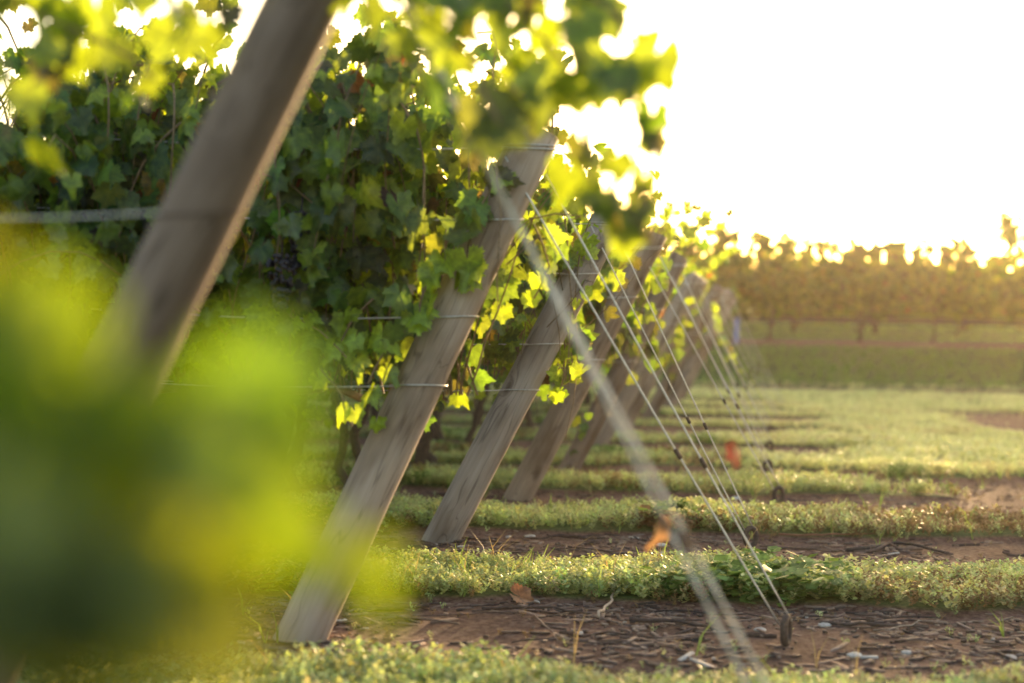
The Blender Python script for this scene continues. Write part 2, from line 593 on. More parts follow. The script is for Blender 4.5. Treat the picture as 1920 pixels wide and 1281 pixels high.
def leaf_colours(n, rng, autumn=0.05, light=0.2):
    c = np.array([0.058, 0.100, 0.023])[None] * (0.55 + 0.9 * rng.random((n, 1)))
    c = c * (1 + 0.12 * rng.normal(size=(n, 3)))
    k = rng.random(n)
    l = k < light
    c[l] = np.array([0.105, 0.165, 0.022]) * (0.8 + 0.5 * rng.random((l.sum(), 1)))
    pb_ = (k > light) & (k < light + 0.06)
    c[pb_] = np.array([0.046, 0.050, 0.036]) * (0.6 + 0.7 * rng.random((pb_.sum(), 1)))
    au = k > 1 - autumn
    pal = np.array([[0.14, 0.11, 0.02], [0.13, 0.065, 0.02], [0.10, 0.035, 0.02], [0.07, 0.04, 0.035]])
    c[au] = pal[rng.integers(0, 4, au.sum())] * (0.7 + 0.5 * rng.random((au.sum(), 1)))
    return np.clip(c, 0.006, 0.6).astype(np.float32)


def leaves_mesh(name, pos, nrm, tip, size, col, temps, mat, parent, rng):
    parts = []
    which = rng.integers(0, len(temps), len(pos))
    rot = frames(nrm, tip)
    for i, (tv, tf, tuv) in enumerate(temps):
        s = which == i
        if s.any():
            parts.append(instance(tv, tf, tuv, pos[s], rot[s], size[s], col[s]))
    return mesh_object(name, *join_arrays(parts), mat, parent)


def shoot_curve(p, d, length, rng, droop=1.0, step=0.058, zcap=2.15):
    """a shoot that climbs, wanders and droops; returns its points"""
    pts = [np.array(p, float)]
    d = np.array(d, float)
    d /= np.linalg.norm(d)
    n = max(2, int(length / step))
    for i in range(n):
        d = d + rng.normal(size=3) * 0.11
        if pts[-1][2] > zcap - 0.25 or i > n * 0.75:
            d[2] -= 0.16 * droop
        d /= np.linalg.norm(d)
        pts.append(pts[-1] + d * step)
    return np.array(pts)


def leaves_on(pts, rng, side=None, size=0.115, every=1, spread=0.075):
    """leaf arrays along a shoot; side: preferred outward y sign"""
    pos, nrm, tip, sz = [], [], [], []
    for i in range(1, len(pts), every):
        o = rng.normal(size=3) * spread
        sgn = side if side is not None and rng.random() < 0.75 else rng.choice([-1, 1])
        n = np.array([rng.normal() * 0.45, sgn * (0.55 + 0.5 * rng.random()), 0.45 + 0.45 * rng.normal()])
        t = np.array([rng.normal() * 0.5, sgn * 0.25 + rng.normal() * 0.2, -1.0])
        pos.append(pts[i] + o); nrm.append(n); tip.append(t)
        sz.append(size * (0.7 + 0.6 * rng.random()) * (1.0 if i < len(pts) * 0.8 else 0.75))
    return pos, nrm, tip, sz


def grape_bunch(parent, p, rng, n=70, L=0.16, W=0.045):
    mb = MB()
    ico = [(math.cos(a) * math.cos(b), math.sin(a) * math.cos(b), math.sin(b)) for b in (-0.9, 0, 0.9) for a in np.linspace(0, 2 * math.pi, 7)[:-1]] + [(0, 0, -1), (0, 0, 1)]
    fs = []
    for r_ in range(2):
        for k in range(6):
            fs.append([r_ * 6 + k, r_ * 6 + (k + 1) % 6, (r_ + 1) * 6 + (k + 1) % 6, (r_ + 1) * 6 + k])
    for k in range(6):
        fs.append([18, (k + 1) % 6, k]); fs.append([19, 12 + k, 12 + (k + 1) % 6])
    ico = np.array(ico)
    mb.tube([(p[0], p[1] + 0.12, p[2] + 0.10), (p[0], p[1] + 0.03, p[2] + 0.06), (p[0], p[1], p[2]), (p[0], p[1], p[2] - L * 0.9)], 0.003, 5)
    for i in range(n):
        t = rng.random()
        w = W * (1 - 0.75 * t) * (0.35 + 0.65 * min(1, t * 6))
        a = rng.random() * 6.28
        q = np.array([math.cos(a) * w, math.sin(a) * w, -t * L]) + np.array(p)
        mb.add(ico * (0.0095 + 0.002 * rng.random()) + q, fs)
    return mb.build('grape_bunch', M_GRAPE, parent)


def make_vine(name, x_trunk, y, z0, x_lo, x_hi, label, group, lod, n_shoots, rng, custom=None, bunches=0, size=0.112,
              zmin=0.95, top=2.15, autumn=0.05, light=0.2, mat=None, thick=0.16, cat='grapevine', hang=0.35, holes=-0.28, post=None, sun_lift=1.0, light_c=0.75, prune=(), dome=0.0, grapes=()):
    root = empty(name, (x_trunk, y, z0), label, cat, group)
    # trunk: one to three crooked stems up to the cordon
    tb = MB()
    for s in range(rng.integers(1, 4)):
        px = x_trunk + rng.normal() * 0.05
        pts = []
        tx = x_trunk + rng.normal() * 0.12
        for i in range(9):
            f = i / 8
            pts.append((px + (tx - px) * f + 0.03 * rng.normal() * (i > 0), y + rng.normal() * 0.018, z0 - 0.05 + f * (zmin + 0.05)))
        r0 = 0.034 + 0.014 * rng.random()
        tb.tube(pts, [r0 * (1.5 if i == 0 else 1 - 0.35 * i / 8) * (0.9 + 0.2 * rng.random()) for i in range(9)], 8)
    tb.build('trunk', M_BARK, root)
    # cordon arms and canes
    cb = MB()
    cz = z0 + zmin
    lo, hi = min(x_lo, x_hi), max(x_lo, x_hi)
    chi = hi if post is None else min(hi, post[0].x + 0.22)
    cp = [(lo + (chi - lo) * i / 10, y + 0.02 * rng.normal(), cz + 0.025 * rng.normal()) for i in range(11)]
    cb.tube(cp, 0.017, 6)
    P_, N_, T_, S_ = [], [], [], []
    shoots = []
    for i in range(n_shoots):
        x = lo + (hi - lo) * (i + rng.random()) / n_shoots
        side = rng.choice([-1, 1])
        if rng.random() < hang:            # hanging from the upper wires, outside of the wall
            st = (x, y + side * 0.08, z0 + top - 0.1 - 0.5 * rng.random())
            pts = shoot_curve(st, (rng.normal() * 0.5, side * 0.7, 0.35), 0.9 + 0.5 * rng.random(), rng, 2.2, zcap=z0 + 1.6)
        else:
            st = (x, y, cz)
            zc = z0 + top - (dome * min(1.4, abs(x - x_trunk)) ** 2 if dome else 0)
            pts = shoot_curve(st, (rng.normal() * 0.2, side * (0.10 + thick * rng.random()), 1.0), 1.05 + 0.55 * rng.random(), rng, 1.0, zcap=zc)
        shoots.append((pts, side))
    for pts, side in shoots:
        cb.tube(pts[::2] if len(pts) > 6 else pts, [0.0055 * (1 - 0.6 * i / len(pts[::2])) for i in range(len(pts[::2]))] if len(pts) > 6 else 0.004, 4, caps=False)
        a = leaves_on(pts, rng, side, size)
        for L_, q in zip((P_, N_, T_, S_), a):
            L_.extend(q)
    ncust = 0
    if custom:
        for spec in custom:
            pts, opt = spec
            cb.tube(pts, 0.004, 5, caps=False)
            a = leaves_on(pts, rng, opt.get('side', -1), opt.get('size', size), opt.get('every', 1), opt.get('spread', 0.04))
            for L_, q in zip((P_, N_, T_, S_), a):
                L_.extend(q)
            ncust += len(a[0])
    cb.build('cane', M_CANE, root)
    nmain = len(P_) - ncust
    keep = []
    for i, q in enumerate(P_):
        ok = True
        if i < nmain:
            if noise.noise(Vector((q[0] * 2.6, q[1] * 2.0, q[2] * 2.6))) < holes:
                ok = False
            if post is not None and ok:
                pb, pa, pr = post
                f = (q[2] - pb.z) / pa.z
                pxx = pb.x + pa.x * f
                if q[0] > pxx - pr - 0.07 and (q[1] < pb.y + 0.16 or q[0] > pxx + 0.30) and f < 1.06:
                    ok = rng.random() < 0.05
        if prune and ok:
            w_ = CMI @ Vector(q)
            u_, v_ = 960 - 3000 * w_.x / w_.z, 640.5 + 3000 * w_.y / w_.z
            ok = not any(a <= u_ <= c_ and b <= v_ <= d_ for a, b, c_, d_ in prune)
        keep.append(ok)
    P_, N_, T_, S_ = [[v for v, o in zip(L_, keep) if o] for L_ in (P_, N_, T_, S_)]
    col = leaf_colours(len(P_), rng, autumn, light)
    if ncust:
        col[-ncust:] = leaf_colours(ncust, rng, 0.0, light_c) * sun_lift  # raised colour of the custom shoots stands in for sun on them
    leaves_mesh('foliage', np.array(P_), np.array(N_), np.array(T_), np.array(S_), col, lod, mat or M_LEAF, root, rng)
    for gp in grapes:
        grape_bunch(root, gp, rng, 110, 0.2, 0.06)
    for b in range(bunches):
        gx_ = lo + (hi - 0.75 - lo) * rng.random()
        grape_bunch(root, (gx_, y - 0.2 - 0.1 * rng.random(), cz + 0.02 + 0.22 * rng.random()), rng)
    return root


def pix_path(pts, step=0.07):
    """smooth path through (px, py, depth) picture points, resampled"""
    P = [np.array(at(*p)) for p in pts]
    P = [2 * P[0] - P[1]] + P + [2 * P[-1] - P[-2]]
    out = []
    for i in range(1, len(P) - 2):
        L = np.linalg.norm(P[i + 1] - P[i])
        n = max(1, round(L / step))
        for k in range(n):
            t = k / n
            a, b, c, d = P[i - 1], P[i], P[i + 1], P[i + 2]
            out.append(0.5 * ((2 * b) + (-a + c) * t + (2 * a - 5 * b + 4 * c - d) * t * t + (-a + 3 * b - 3 * c + d) * t ** 3))
    out.append(P[-2])
    return np.array(out)


# ------------------------------------------------------------------ posts, wires, guys, anchors
POST_LABELS = [
    'nearest leaning end post, big and blurred, running out of the top of the picture',
    'second leaning end post, sharp grey wood with bright leaves hanging over its front',
    'third leaning end post, grey and darkly streaked, its foot on bark mulch',
    'fourth leaning end post, brown, its foot behind two green strips',
    'fifth leaning end post, thin and dark brown, a dry sprig before it',
    'sixth leaning end post, pale and wide, standing behind the thin dark one',
    'seventh leaning end post, close behind the pale wide sixth post',
    'eighth leaning end post, dark and short, past the pale posts',
    'ninth leaning end post, pale, far down the headland',
    'tenth and farthest leaning end post, faint at the end of the headland',
]
WIRES = {0: [1.93, 1.385], 1: [1.87, 1.60, 1.23, 0.97], 2: [1.80, 1.52, 1.12, 0.86], 3: [1.80, 1.45, 1.0], 4: [1.78, 1.4, 0.95],
         5: [1.72, 1.3, 0.9], 6: [1.75, 1.2], 7: [1.75, 1.2], 8: [1.75, 1.2], 9: [1.75]}
WNAME = {4: ['topmost', 'upper', 'lower', 'lowest'], 3: ['topmost', 'middle', 'lowest'], 2: ['upper', 'lower'], 1: ['single']}
TOPS, AXES = [], []
for k, (bx, d, dx, hgt, rad, tint) in enumerate(ROWS):
    rng = np.random.default_rng(100 + k)
    z0 = ground_z(bx, d)
    base = Vector((bx, d, z0))
    ax = Vector((dx, 0.03 * rng.normal(), hgt))
    AXES.append((base, ax))
    L = ax.length
    root = empty('end_post', base, POST_LABELS[k], 'post', 'leaning end posts along the headland')
    # the shaft is built along local z so that its grain follows it, then tilted
    mb = MB()
    sides, rings = 28, 26
    vs_, fs = [], []
    ph = rng.random() * 6
    for i in range(rings + 1):
        f = i / rings
        zz = -0.25 + f * (L + 0.25)
        r_ = rad * (1.05 - 0.10 * f) * (1 + 0.015 * math.sin(5 * f + ph))
        for s in range(sides):
            a = 2 * math.pi * s / sides
            rr = r_ * (1 + 0.02 * math.sin(3 * a + ph + 2 * f) + 0.012 * rng.normal() * 0.4)
            vs_.append((rr * math.cos(a) + 0.012 * math.sin(4 * f + ph), rr * math.sin(a), zz + (0.012 * math.cos(a + ph) if i == rings else 0)))
    for i in range(rings):
        for s in range(sides):
            s2 = (s + 1) % sides
            fs.append([i * sides + s, i * sides + s2, (i + 1) * sides + s2, (i + 1) * sides + s])
    c0 = len(vs_)
    last = rings * sides
    vs_ += [(vs_[last + s][0] * 0.93, vs_[last + s][1] * 0.93, vs_[last + s][2] + 0.005) for s in range(sides)]
    for s in range(sides):
        fs.append([last + s, last + (s + 1) % sides, c0 + (s + 1) % sides, c0 + s])
    fs.append([c0 + s for s in range(sides)])
    mb.add(np.array(vs_), fs, tint)
    sh = mb.build('shaft', M_WOOD)
    sh.location = (0, 0, 0)
    zmin_ = min(v[2] for v in vs_)
    # undo the origin shift of a parentless mesh, then tilt under the post
    cx = (min(v[0] for v in vs_) + max(v[0] for v in vs_)) / 2
    cyy = (min(v[1] for v in vs_) + max(v[1] for v in vs_)) / 2
    sh.parent = root
    q = ax.to_track_quat('Z', 'Y')
    sh.rotation_euler = q.to_euler()
    sh.location = q @ Vector((cx, cyy, zmin_))
    # wire wraps round the shaft
    axn = ax.normalized()
    e1 = q @ Vector((1, 0, 0))
    e2 = axn.cross(e1)
    names = WNAME[len(WIRES[k])]
    for w, wz in enumerate(WIRES[k]):
        f = wz / hgt
        c = base + ax * f
        wr = rad * (1.05 - 0.10 * f) * 1.03 + 0.003
        ring = MB()
        wid = 0.0045 if k else 0.0022
        for tt in range(2 if w == 0 and 0 < k < 5 else 1):
            pts = []
            for s in range(25):
                a = 2 * math.pi * s / 24
                pts.append(c + Vector((math.cos(a) * wr / axn.z, math.sin(a) * wr, 0.014 * tt + 0.006 * math.sin(a + w))) + e1 * 0.012 * math.sin(4 * f + ph))
            ring.tube(pts, wid * 0.75, 6, caps=False)
        ring.build('wire_tie', M_WIRE if k else M_RUST, root)
        # the trellis wire itself
        if k > 7 and w > 0:
            continue
        xl = -0.34 * d - 1.6
        wm = MB()
        p0 = c + Vector((-wr * 0.75 / axn.z, -wr * 0.68, 0)) + e1 * 0.012 * math.sin(4 * f + ph)
        pts = []
        nseg = 26
        for s in range(nseg + 1):
            f2 = s / nseg
            x = p0.x + (xl - p0.x) * f2
            pts.append((x, p0.y - SLOPE * (x - p0.x) + 0.05 * min(1, f2 * 3), p0.z - 0.03 * math.sin(f2 * 9.42) * 0.5 + 0.012 * f2))
        wm.tube(pts, 0.0028 if k > 0 else 0.0024, 5)
        wo = wm.build('trellis_wire', M_WIRE)
        tag(wo, f'{names[w]} trellis wire tied to the {ORD[k]} leaning end post', 'wire', 'trellis wires of the vine rows')
    top = base + ax
    TOPS.append(top)

    # guy wire with its strands and grips, and the ground anchor
    if k == 9:
        continue
    axx = bx + (1.985, 1.85, 1.75, 1.86, 1.72, 1.8, 1.8, 1.8, 1.8)[k]
    ay = d + 0.02
    az = ground_z(axx, ay)
    eye = Vector((axx, ay, az + 0.085))
    att = base + ax * 0.945
    GL = ['thick blurred guy wire crossing in front of the second leaning post', 'double guy wire with two dark grips, running from the second leaning post',
          'double guy wire reddish in the low sun, from the third leaning post', 'double guy wire from the fourth leaning post down to bare soil',
          'guy wire from the fifth leaning post', 'guy wire from the pale wide sixth leaning post', 'guy wire from the seventh leaning post',
          'guy wire from the short dark eighth leaning post', 'guy wire from the far ninth leaning post']
    g = empty('guy_wire', att, GL[k], 'guy wire', 'guy wires bracing the end posts')
    wr = rad if k else 0.005
    for s, (o1, o2) in enumerate(((Vector((-wr * 0.75 + (0.036 if k == 0 else 0), -wr * 0.8, 0.01)), Vector((-0.028, -0.012, 0.0))), (Vector((wr * 0.9 + (0.036 if k == 0 else 0), -wr * 0.5, -0.05)), Vector((0.022, 0.012, 0.012))))):
        m2 = MB()
        p1, p2 = att + o1, eye + o2
        pts = []
        for i in range(13):
            f = i / 12
            q2 = p1.lerp(p2, f)
            q2.z -= 0.010 * math.sin(math.pi * f)
            pts.append(q2)
        if k == 0:      # the near one is a twisted pair
            for ph2 in (0, math.pi):
                tw = []
                for i in range(49):
                    f = i / 48
                    q2 = p1.lerp(p2, f)
                    a = ph2 + f * 60
                    tw.append(q2 + Vector((math.cos(a), math.sin(a), 0)) * 0.0035)
                m2.tube(tw, 0.0026, 6)
        else:
            m2.tube(pts, 0.0038 if k < 4 else 0.0042, 6)
        st = m2.build('strand', M_STRAND, g)
        gm = MB()
        f = 0.625 + 0.012 * s
        dirn = (p2 - p1).normalized()
        c = p1.lerp(p2, f); c.z -= 0.010 * math.sin(math.pi * f)
        gm.tube([c - dirn * 0.022, c - dirn * 0.018, c + dirn * 0.018, c + dirn * 0.022], [0.006, 0.0095, 0.0095, 0.006], 8)
        gm.build('wire_grip', M_RUST, g)
    if k < 7:
        AL = [None, 'rusty anchor eye in bare soil at the foot of the second guy wire', 'rusty anchor loop in bark mulch at the foot of the third guy wire',
              'small rusty anchor eye at the foot of the fourth guy wire', 'small anchor eye at the foot of the fifth guy wire',
              'tiny anchor eye at the foot of the sixth guy wire', 'tiny anchor eye at the foot of the seventh guy wire']
        a_root = empty('ground_anchor', (axx, ay, az), AL[k] or 'anchor eye of the thick blurred guy wire, below the picture', 'anchor', 'ground anchors of the guy wires')
        em = MB()
        rot = 1.15 if k == 1 else 0.35
        pts = []
        for i in range(29):
            a = math.pi * 1.5 + 2 * math.pi * i / 28
            rx, rz = 0.036, 0.05
            pts.append((axx + rx * math.cos(a) * math.cos(rot), ay + rx * math.cos(a) * math.sin(rot), az + 0.062 + rz * math.sin(a)))
        em.tube(pts, 0.0155, 8)
        em.build('eye', M_RUST, a_root)
        sm_ = MB()
        sm_.tube([(axx, ay, az - 0.12), (axx - 0.005, ay, az - 0.02), (axx - 0.002, ay, az + 0.016)], [0.016, 0.016, 0.014], 8)
        sm_.build('rod', M_RUST, a_root)

# a split plank edge stapled on the second post, seen as a pale strip
b2, a2 = AXES[1]

# ------------------------------------------------------------------ vines of the rows
GROUPS = 'grapevines of the trellised rows'
for k, (bx, d, dx, hgt, rad, tint) in enumerate(ROWS):
    if k == 0:
        continue
    rng = np.random.default_rng(300 + k)
    x_right = bx + dx * 0.95
    x_left = -0.335 * d - 0.5
    span = 1.7
    n = max(1, math.ceil((x_right - x_left) / span))
    lod = LEAF_HI if k == 1 else (LEAF_MID if k < 5 else LEAF_LO)
    ns = [0, 125, 85, 62, 56, 50, 46, 42, 40, 40][k]
    for i in range(n):
        hi = x_right - i * span
        lo = hi - span - 0.15
        xt = bx - 1.22 if i == 0 else hi - 0.9
        if k > 2 and i > 4:
            break
        where = 'beside its end post' if i == 0 else f'{["", "second", "third", "fourth", "fifth"][i]} in from its end post'
        custom = []
        if k == 1 and i == 0:
            dd = d - 0.16
            custom = [
                (pix_path([(940, 330, dd), (905, 380, dd), (880, 450, dd), (872, 520, dd)], 0.042), dict(side=-1, size=0.125, spread=0.025)),
                (pix_path([(840, 450, dd), (815, 500, dd), (790, 560, dd), (775, 620, dd)], 0.04), dict(side=-1, size=0.13, spread=0.03)),
                (pix_path([(760, 620, dd), (720, 660, dd), (690, 720, dd)], 0.06), dict(side=-1, size=0.11, spread=0.03)),
                (pix_path([(470, 540, dd), (540, 590, dd), (600, 620, dd), (650, 670, dd)], 0.06), dict(side=-1, size=0.11, spread=0.04)),
                (pix_path([(600, 690, dd), (640, 740, dd), (660, 800, dd)], 0.06), dict(side=-1, size=0.10, spread=0.04)),
                (pix_path([(700, 560, dd), (660, 600, dd), (640, 640, dd)], 0.06), dict(side=-1, size=0.10, spread=0.03)),
                (pix_path([(1000, 420, d), (1030, 500, d), (1000, 560, d)], 0.07), dict(side=-1, size=0.10, spread=0.03)),
            ]
        if k == 2 and i == 0:
            dd = d - 0.1
            custom = [
                (pix_path([(1110, 400, dd), (1090, 460, dd), (1080, 540, dd), (1075, 600, dd)], 0.06), dict(side=-1, size=0.11)),
                (pix_path([(1050, 400, dd), (1040, 470, dd), (1015, 520, dd)], 0.06), dict(side=-1, size=0.11)),
                (pix_path([(1030, 690, dd), (1060, 690, dd), (1050, 730, dd)], 0.06), dict(side=-1, size=0.10)),
            ]
        if k == 4 and i == 0:
            custom = [(pix_path([(1085, 780, d - 0.1), (1080, 820, d - 0.1), (1070, 860, d - 0.1)], 0.07), dict(side=-1, size=0.07))]
        if k == 5 and i == 0:
            custom = [
                (pix_path([(1240, 420, d), (1290, 385, d), (1330, 410, d), (1350, 440, d)], 0.08), dict(side=-1, size=0.12)),
                (pix_path([(1260, 400, d), (1300, 430, d), (1310, 470, d)], 0.08), dict(side=-1, size=0.12)),
                (pix_path([(1230, 470, d), (1270, 430, d), (1250, 390, d)], 0.08), dict(side=-1, size=0.12)),
            ]
        if k == 6 and i == 0:
            custom = [(pix_path([(1310, 520, d), (1345, 490, d), (1390, 450, d)], 0.07), dict(side=-1, size=0.10, spread=0.02)),
                      (pix_path([(1330, 560, d), (1345, 600, d), (1360, 640, d), (1385, 690, d)], 0.07), dict(side=-1, size=0.09, spread=0.02))]
        yo = 0.14 if i == 0 else 0.06
        make_vine('grape_vine', xt, row_y(k, xt) + yo, ground_z(xt, row_y(k, xt)), lo, hi if i else x_right - 0.12,
                  f'leafy grapevine in the {ORD[k]} row from the camera, {where}', GROUPS, lod, ns if i else int(ns * 0.9), rng, custom,
                  bunches=(5 if k == 1 else 2 if k < 4 else 0), top=(2.62 if i or k > 1 else 2.5) if k == 1 else 2.25 if k == 2 else 2.05, zmin=(0.92, 0.95)[k % 2],
                  autumn=0.03 if k > 1 else 0.02, light=0.30 if k < 3 else 0.32, size=0.105 if k == 1 else 0.112, post=(*AXES[k], rad), sun_lift=1.6, grapes=(tuple(at(528, 480, d - 0.27)), tuple(at(565, 400, d - 0.22))) if k == 1 and i == 0 else ())

# nearest row: its vine stands out of the picture on the left; long shoots overhang the top of the picture
rng = np.random.default_rng(55)
D1 = 3.15
S = dict(side=-1, size=0.098, spread=0.06)
c1 = [
    (pix_path([(600, -120, D1), (760, 20, D1), (880, 100, D1), (1000, 200, D1), (1080, 300, D1), (1150, 390, D1)], 0.048), S),
    (pix_path([(640, -110, D1 + .1), (900, -30, D1 + .1), (1100, 40, D1 + .1), (1150, 180, D1 + .05), (1195, 300, D1), (1205, 420, D1)], 0.055), S),
    (pix_path([(640, -100, D1), (780, 10, D1), (860, 60, D1 - .05), (800, 110, D1)], 0.048), S),
    (pix_path([(880, 110, D1), (930, 220, D1 - .08), (985, 300, D1 - .1)], 0.07), dict(side=-1, size=0.13, spread=0.02)),
    (pix_path([(950, 0, D1), (1050, 110, D1), (1100, 220, D1), (1110, 340, D1)], 0.048), S),
    (pix_path([(820, 20, D1 + .15), (960, 130, D1 + .1), (1050, 260, D1 + .1), (1180, 330, D1 + .1)], 0.048), S),
    (pix_path([(1050, -40, D1), (1160, 30, D1), (1190, 100, D1)], 0.08), dict(side=-1, size=0.09, spread=0.02)),
    (pix_path([(1150, 380, D1), (1200, 420, D1), (1230, 470, D1)], 0.08), dict(side=-1, size=0.11, spread=0.02)),
    (pix_path([(1185, 200, D1), (1215, 290, D1), (1215, 390, D1)], 0.06), dict(side=-1, size=0.08, spread=0.02)),
    (pix_path([(-120, -90, D1), (60, 20, D1), (150, 60, D1), (250, 110, D1), (290, 150, D1)], 0.055), S),
    (pix_path([(200, -100, D1), (300, 0, D1), (400, 30, D1), (440, 10, D1)], 0.055), S),
    (pix_path([(-140, 0, D1), (0, 90, D1), (20, 180, D1), (10, 260, D1)], 0.055), S),
    (pix_path([(-100, -40, D1), (20, 40, D1), (90, 110, D1), (60, 200, D1)], 0.08), S),
    (pix_path([(640, -130, D1), (350, -110, D1), (60, -90, D1), (-140, -60, D1), (-260, 200, D1 + .1)], 0.055), S),
    (np.array([(-2.1, 3.25, 0.96), (-1.95, 3.22, 1.5), (-1.5, 3.2, 2.0), (-0.9, 3.17, 2.03), tuple(at(600, -120, D1)), tuple(at(660, -110, D1 + .05)), tuple(at(950, -60, D1)), tuple(at(1050, -40, D1))]), dict(side=-1, size=0.1, spread=0.03)),
]
xt = ROWS[0][0] - 1.25
make_vine('grape_vine', xt, row_y(0, xt), ground_z(xt, row_y(0, xt)), xt - 0.7, xt + 0.45,
          'blurred grapevine of the nearest row, its leaves overhanging the big post and the sky', GROUPS, LEAF_HI, 14, rng, c1, top=2.3, light=0.45, autumn=0.02, light_c=0.62, prune=((975, 225, 1060, 420), (1255, 0, 1500, 560), (640, 200, 800, 420), (700, 475, 1500, 900), (815, 170, 905, 340)))

# dangling reddish tendril with a dry leaf
rng = np.random.default_rng(77)


def single_leaf(name, p, n, t, size, col, label, cat, group=None, stem=None, mat=None):
    root = empty(name, p, label, cat, group)
    tv, tf, tuv = LEAF_HI[rng.integers(0, len(LEAF_HI))]
    pos = np.array([p])
    V, F, C_, U = instance(tv, tf, tuv, pos, frames(np.array([n], float), np.array([t], float)), np.array([size]), np.array([col], np.float32))
    mesh_object('leaf_blade', V, F, C_, U, mat or M_DRY, root)
    mb = MB()
    if stem is None:
        q = Vector(p) - Vector(t).normalized() * size * 0.5
        stem = [Vector(p), Vector(p).lerp(q, 0.5) + Vector((0.004, 0, 0.006)), q]
    mb.tube(stem, 0.0016, 5)
    mb.build('leaf_stalk', M_CANE, root)
    return root


DL = 'dry leaves caught or fallen around the guy wires'
st = [at(*q) for q in [(1300, 560, 4.4), (1325, 690, 4.4), (1345, 770, 4.4), (1378, 850, 4.4)]]
single_leaf('dry_leaf', at(1378, 850, 4.4), (0.82, -0.5, 0.35), (-0.7, 0.1, -1), 0.08, (0.22, 0.055, 0.03), 'red orange dry leaf dangling from a thin blurred stem', 'dry leaf', DL, st)
p = at(1238, 985, 4.2)
single_leaf('dry_leaf', p, (0.85, -0.45, 0.3), (-0.5, -0.2, -0.9), 0.085, (0.42, 0.25, 0.13), 'tan orange dry leaf caught beside the thick blurred guy wire', 'dry leaf', DL, [at(1238, 985, 4.2), at(1247, 965, 3.9), at(1232, 968, 3.2)])
p = on_ground(975, 1138); p.z = ground_z(p.x, p.y) + 0.03
single_leaf('dry_leaf', p, (0.1, -0.5, 0.8), (1, 0.1, -0.2), 0.13, (0.26, 0.12, 0.06), 'curled brown dry leaf on soil before the green strip', 'dry leaf', DL)

# ------------------------------------------------------------------ the near blurred shoot beside the camera
rng = np.random.default_rng(91)
BLOB = [  # px, py, depth, size, colour; darkest tints carry the shade of overlapping leaves
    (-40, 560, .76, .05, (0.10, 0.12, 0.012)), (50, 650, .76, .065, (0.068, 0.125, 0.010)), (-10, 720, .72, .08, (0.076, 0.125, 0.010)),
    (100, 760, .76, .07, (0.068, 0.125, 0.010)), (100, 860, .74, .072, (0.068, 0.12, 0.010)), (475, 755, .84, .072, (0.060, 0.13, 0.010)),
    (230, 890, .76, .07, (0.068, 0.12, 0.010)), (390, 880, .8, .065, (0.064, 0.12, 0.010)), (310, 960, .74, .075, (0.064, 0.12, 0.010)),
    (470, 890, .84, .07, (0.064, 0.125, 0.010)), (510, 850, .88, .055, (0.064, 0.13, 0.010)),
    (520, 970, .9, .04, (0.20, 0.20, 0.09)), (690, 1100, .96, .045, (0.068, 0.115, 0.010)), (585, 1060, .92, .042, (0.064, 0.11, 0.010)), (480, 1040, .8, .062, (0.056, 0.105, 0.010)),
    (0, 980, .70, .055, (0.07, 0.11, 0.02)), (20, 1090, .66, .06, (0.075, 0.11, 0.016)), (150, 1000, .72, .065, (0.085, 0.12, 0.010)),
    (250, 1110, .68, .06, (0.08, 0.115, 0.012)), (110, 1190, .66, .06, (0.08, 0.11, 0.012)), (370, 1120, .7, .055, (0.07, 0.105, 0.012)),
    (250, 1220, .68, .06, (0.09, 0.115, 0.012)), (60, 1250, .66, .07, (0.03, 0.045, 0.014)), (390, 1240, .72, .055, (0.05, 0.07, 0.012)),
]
sroot = empty('vine_shoot', at(-300, 350, .76), 'very blurred yellow green grapevine shoot hanging close before the lens', 'vine shoot')
cb = MB()
main = pix_path([(-300, 350, .76), (-80, 500, .75), (60, 640, .74), (180, 780, .75), (330, 890, .76), (330, 1000, .73), (260, 1120, .68)], 0.03)
cb.tube(main, 0.003, 6)
P_, N_, T_, S_, C_ = [], [], [], [], []
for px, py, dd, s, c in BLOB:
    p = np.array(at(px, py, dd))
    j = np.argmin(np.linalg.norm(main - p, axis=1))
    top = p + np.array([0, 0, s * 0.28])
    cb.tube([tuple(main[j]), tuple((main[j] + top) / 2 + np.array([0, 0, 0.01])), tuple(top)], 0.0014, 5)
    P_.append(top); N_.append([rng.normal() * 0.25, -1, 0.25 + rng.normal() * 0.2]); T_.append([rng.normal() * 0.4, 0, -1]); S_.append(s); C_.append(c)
cb.build('cane', M_CANE, sroot)
leaves_mesh('foliage', np.array(P_), np.array(N_), np.array(T_), np.array(S_), np.array(C_, np.float32), LEAF_HI, M_LEAF, sroot, rng)

